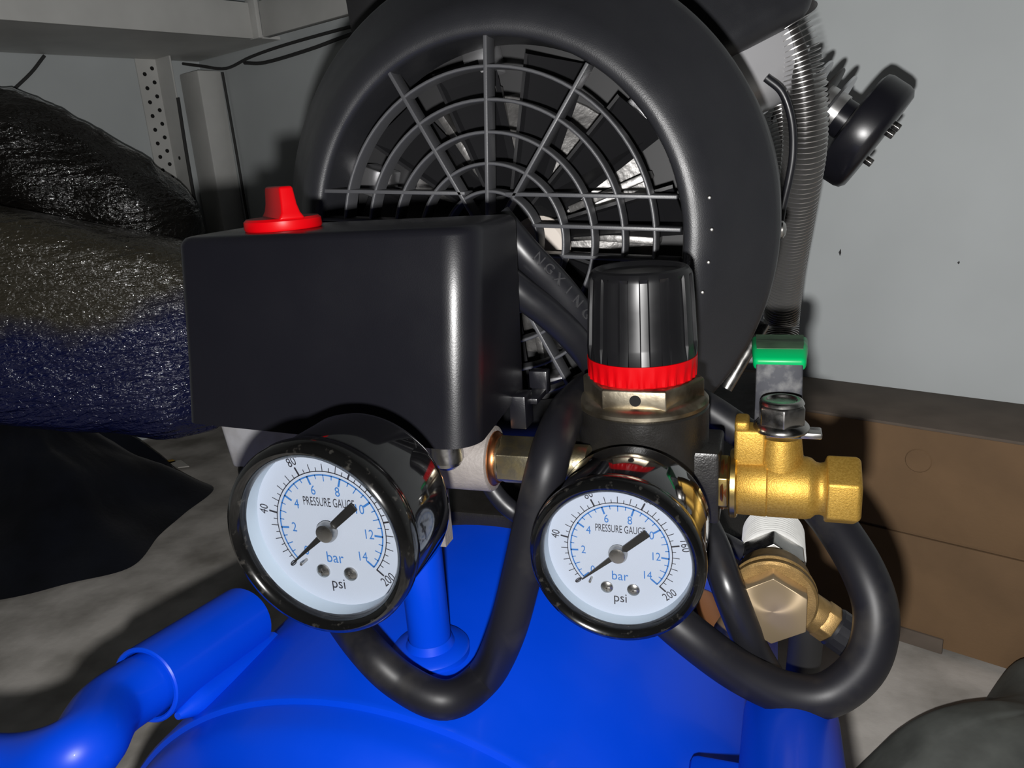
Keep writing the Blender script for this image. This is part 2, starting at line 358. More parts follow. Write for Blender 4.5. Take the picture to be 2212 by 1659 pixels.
# small pegs in a row down the right face, and the fixing screw
for k, (px, py) in enumerate(((1532, 427), (1537, 496), (1530, 567), (1517, 632))):
    p = Vector(Y(px, py, FC.y+0.012)); rr = math.hypot(p.x-FC.x, p.z-FC.z); yy = 0.0062+(rr-RG-0.0135)/(0.1185-RG-0.0135)*0.0213
    q = Y(px, py, FC.y+yy); obj('vent_peg', G().lathe([(0.0009, 0.0006), (0.0008, -0.0004), (0.0, -0.0008)], frame(q, (0, 1, 0)), n=10), 'steel', cover)
sq = Y(1694, 490, FC.y+0.046)
obj('cover_screw', G().lathe([(0.0042, 0), (0.004, 0.0014), (0.0025, 0.0026), (0, 0.003)], frame((FC.x+0.1236, FC.y+0.05, FC.z-0.004), (1, 0, 0)), n=20), 'steel', cover)
# fan and end shield behind the grille
fan = obj('cooling_fan', G().lathe([(0.0, 0.026), (0.019, 0.026), (0.021, 0.03), (0.021, 0.05), (0.0, 0.05)], MF, n=32), 'inner', AC)
obj('shaft_cap', G().lathe([(0.0, 0.0225), (0.0125, 0.0228), (0.015, 0.025), (0.015, 0.027)], frame(FC+Vector((0.016, 0.0, -0.006)), (0, 1, 0)), n=32), 'cream', fan, label='cream end of the motor shaft')
bl = None
for k in range(11):
    Mk = MF @ Matrix.Rotation(2*PI*k/11+0.2, 4, 'Z')
    if bl is None:
        Gb = G().add([(0.019, -0.004, 0.026), (0.080, -0.013, 0.024), (0.083, 0.010, 0.046), (0.019, 0.006, 0.046), (0.019, -0.0025, 0.026), (0.080, -0.0115, 0.024), (0.083, 0.0115, 0.046), (0.019, 0.0075, 0.046)],
                     [(0, 1, 2, 3), (7, 6, 5, 4), (0, 4, 5, 1), (1, 5, 6, 2), (2, 6, 7, 3), (3, 7, 4, 0)], Mk)
        bl = obj('fan_blade', Gb, 'blade', fan, smooth=0); M0 = Mk
    else: again(bl, fan, Mk @ M0.inverted())
shield = obj('end_shield', G().lathe([(0.022, 0.054), (0.05, 0.054), (0.056, 0.058), (0.066, 0.060), (0.068, 0.066)], MF, n=48), 'winding', motor, label='bare aluminium end shield')
for k in range(14):
    a = 2*PI*k/14+0.1; M = MF @ Matrix.Rotation(a, 4, 'Z')
    obj('shield_rib', G().box((0.028, -0.0018, 0.044), (0.070, 0.0018, 0.055), M), 'winding', shield, bevel=0.0006)
for k in range(6):
    a = 2*PI*k/6+0.35; M = MF @ Matrix.Rotation(a, 4, 'Z')
    obj('shield_pad', G().box((0.076, -0.007, 0.040), (0.092, 0.007, 0.060), M), 'polish', shield, bevel=0.001)

# ---- pressure switch
x0, x1 = -0.1895, -0.0832
def boxloop(z, i=0.0):
    t = (0.532-z)/0.066        # the cover widens a little downwards
    return rrect(x0-0.0010*t+i, x1-0.0018*t-i, 0.2098-0.0095*t+i, 0.2535+0.001*t-i, (0.004, 0.010, 0.004, 0.004), z, k=8)
bot = 0.4662
loops = [boxloop(bot-0.0), boxloop(0.49), boxloop(0.51), boxloop(0.5295), boxloop(0.5308, 0.0004), boxloop(0.5318, 0.0012), boxloop(0.5322, 0.0024)]
# the lower edge drops towards the right front corner and is cut back at the rear
loops[0] = [(x, y, z + 0.0042*(1-max(0, min(1, (x-x0)/0.09))) + (0.004 if (y > 0.243 and x > -0.1) else 0)) for x, y, z in loops[0]]
sw = obj('pressure_switch', G().loft(loops), 'box', AC, smooth=35, label='black pressure switch cover with rounded corners and a red knob')
KC = Vector((float(Y(610, 470, 0.2295)[0]), 0.2295, 0.5322))
KM = frame(KC, (0, 0, 1))
kg = G().lathe([(0.0, 0.0), (0.0126, 0.0), (0.0130, 0.0008), (0.0129, 0.0032), (0.0120, 0.0040), (0.0, 0.0042)], KM, n=48)
kb = obj('switch_knob', kg, 'red', sw, label='red turn knob')
ang = math.radians(139)
GM = Matrix.Translation(KC) @ Matrix.Rotation(ang, 4, 'Z')
def gl(hw, hl0, hl1, z): return [(-hl0, -hw, z), (hl1, -hw, z), (hl1, hw, z), (-hl0, hw, z)]
obj('knob_grip', G().loft([gl(0.0046, 0.0128, 0.0118, 0.0035), gl(0.0032, 0.0122, 0.0112, 0.0058), gl(0.0027, 0.0112, 0.0104, 0.0085), gl(0.0023, 0.0102, 0.0095, 0.0142)], GM), 'red', kb, bevel=0.0009, seg=3)
# latch at the lower right
cx = Vector(Y(1100, 885, 0.243))
obj('cover_latch', G().box((x1-0.003, 0.2385, 0.4595), (x1+0.0030, 0.2475, 0.4715)), 'box', sw, bevel=0.0006)
obj('latch_bridge', G().box((x1-0.001, 0.2445, 0.4668), (x1+0.0055, 0.2615, 0.4690)).box((x1-0.001, 0.2565, 0.4668), (x1+0.0058, 0.2615, 0.4755)), 'box', sw, bevel=0.0005)
# cast manifold beneath
PXc = Vector((float(Y(1070, 990, 0.2375)[0]), 0.2375, float(Y(1070, 990, 0.2375)[2])))
mx_ = PXc.x-0.0035
man = obj('manifold', G().loft([rrect(-0.124, mx_, 0.227, 0.254, (0.004,)*4, PXc.z-0.006), rrect(-0.124, mx_, 0.2255, 0.254, (0.004,)*4, 0.47)])
            .cyl(0.0118, -0.135-PXc.x, 0.0, frame(PXc, (1, 0, 0)), n=40), 'alu', AC, bevel=0.0008, label='pale cast aluminium manifold under the switch')
ml = Vector(Y(470, 932, 0.226)); mr_ = Vector(Y(590, 1015, 0.226))
obj('side_lug', G().loft([rrect(ml.x+0.003, -0.125, 0.226, 0.250, (0.003,)*4, mr_.z), rrect(ml.x, -0.125, 0.2245, 0.252, (0.003,)*4, 0.472)]), 'alugrey', man, bevel=0.0006, label='grey chipped lug at the left')
obj('lower_lug', G().box((ml.x+0.0055, 0.2255, mr_.z-0.014), (ml.x+0.020, 0.245, mr_.z+0.001)), 'body', man, bevel=0.002)
sp = Vector(Y(967, 1000, 0.2195))
obj('fixing_screw', G().cyl(0.0055, 0.0012, 0.0075, frame(sp, (0, 0, 1)), n=24).lathe([(0.0049, 0.0012), (0.0047, -0.0002), (0.003, -0.0016), (0, -0.002)], frame(sp, (0, 0, 1)), n=24), 'steel', man)
obj('drain_rib', G().box((-0.1115, 0.2255, 0.418), (-0.1092, 0.232, 0.438)), 'alu', man)
obj('copper_washer', G().lathe([(0.0098, -0.0005), (0.0098, 0.0004), (0.0089, 0.0010), (0.0086, 0.0020), (0.007, 0.0020)], frame(PXc, (1, 0, 0)), n=40), 'copper', man, label='copper sealing washer')
RA = Vector((float(Y(1385, 700, 0.26)[0]), 0.26, 0.0))          # regulator axis
nip = obj('pipe_nipple', G().lathe([(0.0078, 0.0012), (0.0080, 0.0022), (0.0080, 0.0032)], frame(PXc, (1, 0, 0)), n=32).hexa(0.0156, 0.0030, 0.0215, frame(PXc, (1, 0, 0)), rot=PI/6, ch=0.0007).cyl(0.0066, 0.021, 0.034, frame(PXc, (1, 0, 0))), 'zinc', AC, bevel=0.0003, label='yellow zinc hexagon nipple between switch and regulator')

# ---- pressure gauges
def gauge(C, label, tip_dx, cd_=0.031):
    """dial plane at C, looking along -Y"""
    C = Vector(C); M = frame(C, (0, 1, 0))
    L = Matrix.Identity(4); L.col[0] = (1, 0, 0, 0); L.col[1] = (0, 0, 1, 0); L.col[2] = (0, -1, 0, 0); L.col[3] = (C.x, C.y, C.z, 1)   # x right, y up, z to the viewer
    case = obj('pressure_gauge', G().lathe([(0.0225, 0.0065), (0.0246, 0.0045), (0.0250, 0.006), (0.0250, cd_-0.0035), (0.0246, cd_-0.0017), (0.0236, cd_-0.0005), (0.020, cd_), (0.0, cd_)], M, n=96), 'gloss', AC, label=label)
    obj('bezel', G().lathe([(0.0221, 0.0005), (0.0222, -0.0012), (0.0231, -0.0028), (0.0243, -0.0034), (0.0255, -0.0027), (0.0263, -0.0008), (0.0264, 0.0018), (0.0258, 0.0040), (0.0248, 0.0048)], M, n=96), 'rim', case, label='dusty black rim')
    obj('stem', G().cyl(0.0065, cd_-0.0005, 0.0405, M, n=24), 'brassm', case)
    DY = -0.0052                                                   # dial sits behind the window
    obj('dial', G().cyl(0.0222, DY, DY-0.0012, L, n=72), 'dial', case, label='pale blue white dial')
    obj('dial_surround', G().lathe([(0.02215, 0.0002), (0.0222, 0.0053)], M, n=72), 'dialwall', case)
    R = 0.022; zp = DY+0.00012
    sweep = lambda f: math.radians(221-262*f)
    def tick(g, f, r0, r1, w_):
        T = L @ Matrix.Rotation(sweep(f), 4, 'Z'); g.add([(r0, -w_/2, zp), (r1, -w_/2, zp), (r1, w_/2, zp), (r0, w_/2, zp)], [(0, 1, 2, 3)], T)
    def arc(g, r, w_, f0=0.0, f1=1.0):
        g.lathe([(r-w_/2, zp), (r+w_/2, zp)], L, n=90, a0=sweep(f1), a1=sweep(f0))
    gp = G(); arc(gp, R*0.725, 0.00026)
    for k in range(41):
        big, mid = k % 8 == 0, k % 2 == 0
        tick(gp, k/40, R*0.72, R*(0.835 if big else 0.82 if mid else 0.775), 0.0005 if big else 0.00022)
    for v in (0, 40, 80, 120, 160, 200):
        a = sweep(v/200); r = R*(0.905 if v else 0.78)
        gp.text(str(v), 0.0036, L @ Matrix.Translation((r*math.cos(a), r*math.sin(a), zp)) @ Matrix.Rotation(a-PI/2 if v < 200 else math.radians(38), 4, 'Z'), xs=0.8)
    gp.text('PRESSURE GAUGE', 0.0035, L @ Matrix.Translation((0.0005, R*0.33, zp)), xs=0.545)
    gp.text('psi', 0.0044, L @ Matrix.Translation((0, -R*0.73, zp)), xs=0.9)
    obj('psi_scale', gp, 'ink', case, smooth=0, fix=False)
    gb = G(); arc(gb, R*0.68, 0.0004)
    for k in range(29):
        big, mid = k % 4 == 0, k % 2 == 0
        tick(gb, k/28, R*(0.575 if big else 0.60 if mid else 0.63), R*0.685, 0.00055 if big else 0.00026)
    for v in range(0, 15, 2):
        a = sweep(v/14); r = R*0.50
        gb.text(str(v), 0.0038, L @ Matrix.Translation((r*math.cos(a), r*math.sin(a), zp)), xs=0.82)
    gb.text('bar', 0.0044, L @ Matrix.Translation((0, -R*0.385, zp)), xs=0.9)
    obj('bar_scale', gb, 'blueink', case, smooth=0, fix=False)
    a = sweep(tip_dx); NM = L @ Matrix.Translation((0, 0, DY+0.0017)) @ Matrix.Rotation(a, 4, 'Z')
    nd = obj('needle', G().prism([(-0.0118, -0.0012), (-0.0118, 0.0012), (-0.001, 0.0010), (0.006, 0.0006), (0.0151, 0.00016), (0.0151, -0.00016), (0.006, -0.0006), (-0.001, -0.0010)], 0, 0.0003, NM), 'needle', case)
    obj('needle_hub', G().lathe([(0.0029, -0.0002), (0.0029, 0.0006), (0.0024, 0.0016), (0.0014, 0.0019), (0.0, 0.0017)], NM, n=28), 'steel', nd)
    for sx in (-0.0041, 0.0041):
        S = L @ Matrix.Translation((sx, -R*0.575, DY)); o = obj('dial_screw', G().lathe([(0.0020, 0.0), (0.0019, 0.0004), (0.0012, 0.0008), (0, 0.0009)], S, n=20).box((-0.0011, -0.00018, 0.0006), (0.0011, 0.00018, 0.00095), S).box((-0.00018, -0.0011, 0.0006), (0.00018, 0.0011, 0.00095), S), 'steel', case)
    P = L @ Matrix.Translation((R*0.60*math.cos(a+0.13), R*0.60*math.sin(a+0.13), DY)); obj('stop_pin', G().cyl(0.0004, 0, 0.0028, P, n=10), 'steel', case)
    obj('lens', G().cyl(0.0221, -0.0006, -0.0001, L, n=64), 'lens', case, label='clear window')
    return case
gauge(D(691, 1162, 0.1935), 'left pressure gauge in front of the black switch cover, turned further from the camera', 0.0, 0.027)
gauge(D(1330, 1209, 0.2272), 'right pressure gauge on the regulator under the red and black knob', 0.0)

# ---- regulator
RM_ = frame(RA, (0, 0, 1))
yf = RA.y-0.0225
zb = float(Y(1385, 912, yf)[2]); zn = float(Y(1385, 890, RA.y-0.0185)[2]); zt = float(Y(1385, 843, RA.y-0.0185)[2]); zr = float(Y(1385, 797, RA.y-0.0189)[2]); zk = float(Y(1385, 592, RA.y-0.0165)[2])
gz = float(D(1330, 1209, 0.2272)[2])
reg = obj('pressure_regulator', G().lathe([(0.0, gz-0.034), (0.014, gz-0.034), (0.0205, gz-0.028), (0.0215, gz-0.012), (0.0228, gz), (0.0230, zb-0.0012), (0.0225, zb-0.0006), (0.0, zb-0.0006)], RM_, n=64), 'body', AC, label='black cast regulator body below the knurled knob')
obj('side_boss', G().box((RA.x-0.0265, RA.y-0.0125, gz-0.010), (RA.x+0.0275, RA.y+0.0125, gz+0.0165)), 'body', reg, bevel=0.0015)
obj('bonnet_flange', G().lathe([(0.0, zb-0.0008), (0.0222, zb-0.0008), (0.0229, zb), (0.0229, zb+0.0012), (0.0222, zb+0.002), (0.0205, zb+0.0032), (0.0, zb+0.0032)], RM_, n=64), 'dirtyzinc', reg)
hx = obj('bonnet_nut', G().hexa(0.037, zn-0.0006, zt, RM_, rot=0.0, ch=0.0008), 'dirtyzinc', reg, bevel=0.0004, label='dusty zinc hexagon nut')
obj('punch_mark', G().cyl(0.0019, 0.0, 0.0006, frame((RA.x+0.0006, RA.y-0.01848-0.0004, (zn+zt)/2), (0, 1, 0)), n=24), 'hole', hx)
for a in (0,):
    pass
obj('lock_ring', G().lathe([(0.0, zt-0.0006), (0.0172, zt-0.0006), (0.0184, zt+0.0004), (0.0186, zt+0.0035), (0.0190, zr-0.0006), (0.0190, zr+0.0003), (0.0, zr+0.0003)], RM_, n=144, rf=lambda a, i: 1.0 if i not in (2, 3) else 1.0+(0.018 if (a*30/(2*PI)) % 1 < 0.45 else -0.012)), 'red', reg, smooth=25, label='red lock ring')
def flute(a, i):
    if i < 2 or i > 5: return 1.0
    u = (a*16/(2*PI)+0.2) % 1
    return 1.0 if u < 0.55 else 0.952
kh = zk-zr
obj('knob_cap', G().lathe([(0.0, zr+0.0004), (0.0188, zr+0.0004), (0.0190, zr+0.0050), (0.0189, zr+0.0056), (0.0182, zr+kh*0.6), (0.0175, zk-0.0032), (0.0172, zk-0.0020), (0.0163, zk-0.0006), (0.0153, zk), (0.0143, zk-0.0002), (0.0128, zk-0.0014), (0.010, zk-0.0018), (0.0, zk-0.0016)], RM_, n=320, rf=flute), 'knob', reg, smooth=22, label='black fluted adjusting knob')

# ---- ball valve to the right of the regulator
VY = RA.y-0.003; VZ = float(Y(1658, 1048, VY)[2])
vx = lambda px, py=1048: float(Y(px, py, VY)[0])
VO = Vector((0, VY, VZ)); VM = frame(VO, (1, 0, 0))
xa, xb, xc, xd, xe, xf = vx(1592), vx(1657), vx(1752), vx(1770), vx(1786), vx(1858)
rb = 0.0106
bv = obj('ball_valve', G().lathe([(0.0, xa), (rb-0.0004, xa), (rb, xa+0.0005), (rb+0.0002, xb-0.0003), (rb-0.0001, xb), (rb+0.0001, xb+0.0004), (rb, xc-0.0015), (rb-0.0004, xc), (rb-0.0016, xc+0.0014), (rb-0.0019, xd), (rb-0.0016, xe-0.001), (rb-0.0004, xe), (0.0, xe)], VM, n=64)
         .lathe([(0.0, 0.0), (0.0074, 0.0), (0.0074, 0.0118), (0.0066, 0.0185), (0.0, 0.0185)], frame((vx(1686, 960), VY, VZ), (0, 0, 1)), n=40), 'brass', AC, label='yellow brass ball valve body to the right of the regulator')
obj('outlet_hexagon', G().hexa(0.0212, xe-0.0005, xf, VM, rot=PI/6, ch=0.001), 'brass', bv, bevel=0.0009, seg=3)
obj('outlet_bore', G().cyl(0.0075, xf-0.002, xf+0.00015, VM, n=32), 'hole', bv)
obj('union_flange', G().lathe([(0.0, vx(1577)), (0.0115, vx(1577)), (0.0120, vx(1580)), (0.0120, vx(1590)), (0.0113, xa+0.0003), (0.0, xa+0.0003)], VM, n=48), 'brassm', bv)
obj('union_hexagon', G().hexa(0.0178, vx(1547), vx(1578), VM, rot=PI/6, ch=0.0006), 'brassm', bv, bevel=0.0004)
obj('copper_washer', G().lathe([(0.0, RA.x+0.0274), (0.0092, RA.x+0.0276), (0.0096, RA.x+0.0284), (0.0085, RA.x+0.0290), (0.0091, RA.x+0.0297), (0.0083, vx(1549))], VM, n=40), 'copper', bv)
SX = vx(1686, 960)
lx = vx(1622, 940)
obj('stop_lug', G().box((lx-0.0052, VY-0.0052, VZ+0.006), (lx+0.0050, VY+0.0045, VZ+0.0215)).box((lx-0.0052, VY-0.0052, VZ+0.0205), (lx-0.0005, VY+0.0045, VZ+0.0245)), 'brass', bv, bevel=0.0012, seg=3)
SM = frame((SX, VY, VZ), (0, 0, 1))
ln = obj('lever_nut', G().lathe([(0.0, 0.0205), (0.0088, 0.0205), (0.0091, 0.0212), (0.0089, 0.0222), (0.0076, 0.0236), (0.0, 0.0236)], SM, n=40).hexa(0.0138, 0.0230, 0.0305, SM, rot=PI/6+0.1, ch=0.0012)
         .lathe([(0.0072, 0.0300), (0.0066, 0.0312), (0.0050, 0.0315), (0.0044, 0.0300), (0.0, 0.0298)], SM, n=32), 'steel', bv, bevel=0.0004, label='steel flange nut on the valve stem')
def strip(path, x, hw, th, hw2=None):
    """a flat bar bent along path [(y, z), ...], hw half width"""
    P = [Vector((0, y, z)) for y, z in path]; g = G(); loops = []
    for i, p in enumerate(P):
        t = (P[min(i+1, len(P)-1)]-P[max(i-1, 0)]).normalized(); nn = Vector((0, -t.z, t.y)); h = hw if hw2 is None else hw+(hw2-hw)*i/(len(P)-1)
        loops.append([Vector((x-h, 0, 0))+p-nn*th/2, Vector((x+h, 0, 0))+p-nn*th/2, Vector((x+h, 0, 0))+p+nn*th/2, Vector((x-h, 0, 0))+p+nn*th/2])
    return g.loft(loops)
zL = VZ+0.0195
G0 = Y(1680, 772, VY+0.022); G1 = Y(1675, 722, VY+0.052)
lp = [(VY-0.003, zL), (VY+0.006, zL), (VY+0.0105, zL+0.0035), (VY+0.0160, float(G0[2])-0.010), (float(G0[1])-0.003, float(G0[2])-0.001)]
lp += [(float(G0[1])+0.004, float(G0[2])+0.0008), (float(G1[1])-0.002, float(G1[2])-0.003)]
lev = obj('lever', strip(lp, SX-0.001, 0.0078, 0.0024), 'lever', bv, bevel=0.0006, label='dusty black steel lever')
obj('lever_tab', G().box((SX+0.004, VY-0.003, zL-0.0010), (SX+0.0128, VY+0.004, zL+0.0012)), 'steel', lev, bevel=0.0006)
gp_ = [(float(G0[1])-0.004, float(G0[2])-0.0022), (float(G0[1])+0.001, float(G0[2])+0.0002), (float(G0[1])+0.006, float(G0[2])+0.0010), (float(G1[1])-0.008, float(G1[2])-0.0032), (float(G1[1]), float(G1[2])-0.003)]
gr = obj('lever_grip', strip(gp_, SX-0.001, 0.0088, 0.0052, 0.0104), 'green', bv, bevel=0.0018, seg=4, label='green vinyl grip')
obj('grip_dust', strip([(a, b+0.00272) for a, b in gp_[1:]], SX-0.001, 0.0078, 0.0003, 0.0088), 'greendust', gr, label='dust on top of the grip')

# ---- check valve below the ball valve
CV = Vector(D(1668, 1322, 0.285)); CM = frame(CV, (0, 1, 0))
cv = obj('check_valve', G().lathe([(0.0, 0.0075), (0.0155, 0.0075), (0.0164, 0.0083), (0.0164, 0.0102), (0.0158, 0.0110), (0.0158, 0.0116), (0.0165, 0.0124), (0.0162, 0.0138), (0.0150, 0.0155), (0.0144, 0.0225), (0.0128, 0.0245), (0.0, 0.0245)], CM, n=56)
         .cyl(0.0085, 0.0, 0.034, frame(CV+Vector((0, 0.022, 0)), (-0.45, 0.1, -0.9)), n=32), 'bronze', AC, label='dull brass check valve under the ball valve')
def spun():
    M = mat('spun_brass', (0.38, 0.29, 0.18), 0.34, 0.6)
    t = M.node_tree; b = t.nodes['Principled BSDF']
    b.inputs['Anisotropic'].default_value = 0.85
    tg = t.nodes.new('ShaderNodeTangent'); tg.direction_type = 'RADIAL'; tg.axis = 'Y'
    t.links.new(tg.outputs[0], b.inputs['Tangent']); return M
MT['spun'] = spun()
obj('hexagon_cap', G().hexa(0.0240, 0.0, 0.0085, CM, rot=PI/6), 'spun', cv, bevel=0.0004, label='machined brass hexagon cap', at=CV)
obj('valve_ring', G().lathe([(0.0, 0.0235), (0.0112, 0.0235), (0.0119, 0.0242), (0.0119, 0.028), (0.0, 0.028)], CM, n=40), 'zinc', cv)
ct = CV+Vector((0.0, 0, 0.0))
obj('union_nut', G().hexa(0.0235, 0.0275, 0.040, CM, rot=PI/6, ch=0.0008), 'steel', cv, bevel=0.0006, label='silver union nut')
thg = []
for k in range(12): thg += [(0.0124, 0.040+k*0.0019), (0.0131, 0.04095+k*0.0019)]
obj('taped_thread', G().lathe([(0.0, 0.040)]+thg+[(0.0, 0.0637)], CM, n=48), 'teflon', cv, label='thread wound in white sealing tape')
SDv = Vector((0.80, -0.05, -0.52)).normalized(); s0 = CV+Vector((0.004, 0.020, -0.003))
obj('side_outlet', G().cyl(0.0072, 0.006, 0.017, frame(s0, SDv), n=28).hexa(0.0135, 0.0165, 0.022, frame(s0, SDv), ch=0.0005), 'bronze', cv, bevel=0.0004)
obj('unloader_plug', G().lathe([(0.0, 0.0215), (0.0074, 0.0215), (0.0080, 0.0225), (0.0080, 0.033), (0.0070, 0.0345), (0.0070, 0.036), (0.0055, 0.038), (0.0, 0.0385)], frame(s0, SDv), n=16), 'rubber', cv, smooth=20, label='black unloader plug')
dd = (CV+Vector((0.014, 0.035, -0.032)))
obj('drain_elbow', G().tube([dd+Vector((0, 0, 0.016)), dd, dd+Vector((-0.001, 0.004, -0.03)), dd+Vector((-0.002, 0.01, -0.075))], 0.0068, n=14), 'inner', cv)
bu = Vector(on_tank(1546, 1345)); bn = (bu-Vector((TC.x, bu.y, TC.z))).normalized()
obj('tank_bung', G().lathe([(0.0, -0.004), (0.0185, -0.004), (0.0185, 0.0015), (0.0172, 0.0026), (0.0160, 0.0032), (0.0, 0.0032)], frame(bu, bn), n=48), 'copper', tank, label='copper coloured bung on the tank')

# ---- cables and hoses
rh = 0.0068
def cable(name, pts, r, material='rubber', label=None, n=20, sub=8): return obj(name, G().tube(pts, r, n=n, sub=sub), material, AC, label=label)
cable('power_cable', [Y(640, 1180, 0.250), Y(715, 1300, 0.238), on_tank(790, 1400, rh+0.010), on_tank(870, 1474, rh+0.002), on_tank(965, 1512, rh+0.0003), on_tank(1045, 1462, rh+0.0015), Y(1092, 1370, 0.217), Y(1127, 1240, 0.217), Y(1157, 1110, 0.218), Y(1184, 1000, 0.222), Y(1208, 925, 0.236), Y(1238, 872, 0.262), Y(1295, 832, 0.296), Y(1400, 830, 0.307), Y(1500, 868, 0.307), Y(1590, 925, 0.305), Y(1680, 985, 0.302), Y(1770, 1065, 0.296)], rh, 'dustyrubber', 'thick black rubber cable looping down onto the blue tank between the gauges')
cable('power_cable', [Y(1730, 1050, 0.305), Y(1800, 1130, 0.292), Y(1865, 1235, 0.277), Y(1893, 1335, 0.268), Y(1868, 1435, 0.262), Y(1790, 1500, 0.258), Y(1700, 1497, 0.256), Y(1600, 1452, 0.254), Y(1500, 1380, 0.252), Y(1420, 1310, 0.256), Y(1350, 1230, 0.268)], 0.0079, 'dustyrubber', 'thick black rubber cable in a wide loop around the check valve')
cable('power_cable', [Y(1510, 1110, 0.285), Y(1545, 1190, 0.272), Y(1580, 1290, 0.262), Y(1625, 1400, 0.266), Y(1668, 1475, 0.275), Y(1705, 1560, 0.290)], 0.0062, 'rubber', 'black cable hanging straight down beside the right gauge')
c1 = [Y(1070, 470, 0.268), Y(1135, 548, 0.2695), Y(1195, 610, 0.274), Y(1250, 678, 0.281), Y(1300, 760, 0.292), Y(1350, 880, 0.305)]
cab1 = cable('power_cable', c1, 0.0060, 'rubber', 'upper of two black cables leaving the switch, embossed with letters')
cable('power_cable', [Y(1075, 590, 0.262), Y(1130, 635, 0.265), Y(1190, 682, 0.2705), Y(1245, 735, 0.279), Y(1300, 810, 0.292), Y(1345, 900, 0.303)], 0.0058, 'rubber', 'lower of two black cables leaving the switch')
P = spline(c1, 12); gt = G()
txt = 'NGXING'
for k, ch in enumerate(txt):
    s = 0.0100+0.0052*k + 0.0; acc = 0.0
    for i in range(8, len(P)-1):
        l_ = (P[i+1]-P[i]).length
        if acc+l_ >= s: break
        acc += l_
    p = P[i]; t = (P[i+1]-P[i-1]).normalized(); v = (Vector(EYE)-p); v = (v-t*v.dot(t)).normalized()
    side = v.cross(t); v2 = (v*0.93+side*0.36).normalized(); yv = v2.cross(t)
    M = Matrix.Identity(4)
    for q in range(3): M[q][0], M[q][1], M[q][2], M[q][3] = t[q], yv[q], v2[q], (p+v2*0.0060)[q]
    gt.text(ch, 0.0054, M, extrude=0.0005)
obj('embossed_letters', gt, 'emboss', cab1, smooth=0)
cable('air_tube', [Y(1035, 1010, 0.270), Y(1075, 1072, 0.268), Y(1120, 1112, 0.268), Y(1200, 1160, 0.275), Y(1330, 1170, 0.292), Y(1460, 1145, 0.300), Y(1540, 1160, 0.302), Y(1600, 1190, 0.305), Y(1640, 1220, 0.308)], 0.0038, 'rubber', 'thin black air tube running behind the gauges to the check valve')
obj('cable_glint', G().tube([Y(1650, 700, 0.40), Y(1612, 765, 0.392), Y(1568, 840, 0.385)], 0.0032, n=12), 'steel', AC, label='black cable end, painted bright for its highlight, beside the green valve grip')  # steel colour stands in for the highlight along a black cable

# ---- pump behind the motor
AX = Vector(RGT*0.76 - UPV*0.62 - FWD*0.20).normalized()
AF = Vector(D(1868, 288, 0.56)); AM = frame(AF, AX) @ Matrix.Diagonal((0.9, 0.9, 0.82, 1))
af = obj('air_filter', G().lathe([(0.0, -0.016), (0.018, -0.0165), (0.0400, -0.0160), (0.0440, -0.0140), (0.0452, -0.010), (0.0450, 0.006), (0.0438, 0.0110), (0.0400, 0.0142), (0.0, 0.0150)], AM, n=56)
         .lathe([(0.0155, -0.031), (0.0155, -0.016)], AM, n=32), 'box', AC, label='black round air filter sticking out in front of the light wall')
for du, dv in ((-0.012, 0.010), (0.002, 0.016), (0.010, -0.016)):
    obj('wing_nut', G().hexa(0.0065, 0.0145, 0.0215, AM @ Matrix.Translation((du, dv, 0)), ch=0.0006), 'steel', af, bevel=0.0003)
pc = obj('pump_cylinder', G().cyl(0.017, -0.120, -0.028, AM, n=40), 'finpipe', AC, label='finned pump cylinder')
for k in range(8):
    h = -0.036-k*0.0125
    obj('cooling_fin', G().lathe([(0.0, h-0.0011), (0.0305, h-0.0011), (0.0312, h), (0.0305, h+0.0011), (0.0, h+0.0011)], AM @ Matrix.Translation((0, 0, 0)), n=40), 'polish' if k in (0, 2, 4) else 'fin', pc)
fp = [D(1690, 40, 0.47), D(1722, 120, 0.475), D(1738, 220, 0.485), D(1738, 320, 0.50), D(1724, 420, 0.525), D(1708, 520, 0.555), D(1696, 600, 0.585), D(1688, 690, 0.62), D(1684, 760, 0.615), D(1680, 815, 0.60)]
pipe = obj('discharge_pipe', G().tube(fp, 0.0066, n=16), 'fin', AC, label='finned cooling pipe running down beside the fan cover')
def fins(pts, step, ro, parent, mt='finpipe'):
    P = spline(pts, 30); acc = 0; g = G()
    for i in range(1, len(P)):
        acc += (P[i]-P[i-1]).length
        if acc >= step:
            acc = 0; g.lathe([(0.005, -0.00035), (ro, -0.00025), (ro, 0.00025), (0.005, 0.00035)], frame(P[i], P[i]-P[i-1]), n=24)
    return obj('pipe_fins', g, 'finpipe', parent, kind='stuff', fix=False)
fins(fp, 0.0025, 0.0140, pipe)
fp2 = [D(1672, 180, 0.56), D(1694, 260, 0.565), D(1706, 350, 0.575), D(1702, 440, 0.59)]
pipe2 = obj('discharge_pipe', G().tube(fp2, 0.005, n=12), 'fin', AC, label='second length of finned pipe behind the first'); fins(fp2, 0.0025, 0.0115, pipe2)
cable('motor_lead', [D(1655, 168, 0.455), D(1690, 200, 0.455), D(1710, 260, 0.458), D(1713, 330, 0.462), D(1704, 390, 0.468), D(1690, 450, 0.475), D(1680, 520, 0.48)], 0.0024, 'rubber', 'thin black lead along the finned pipe')
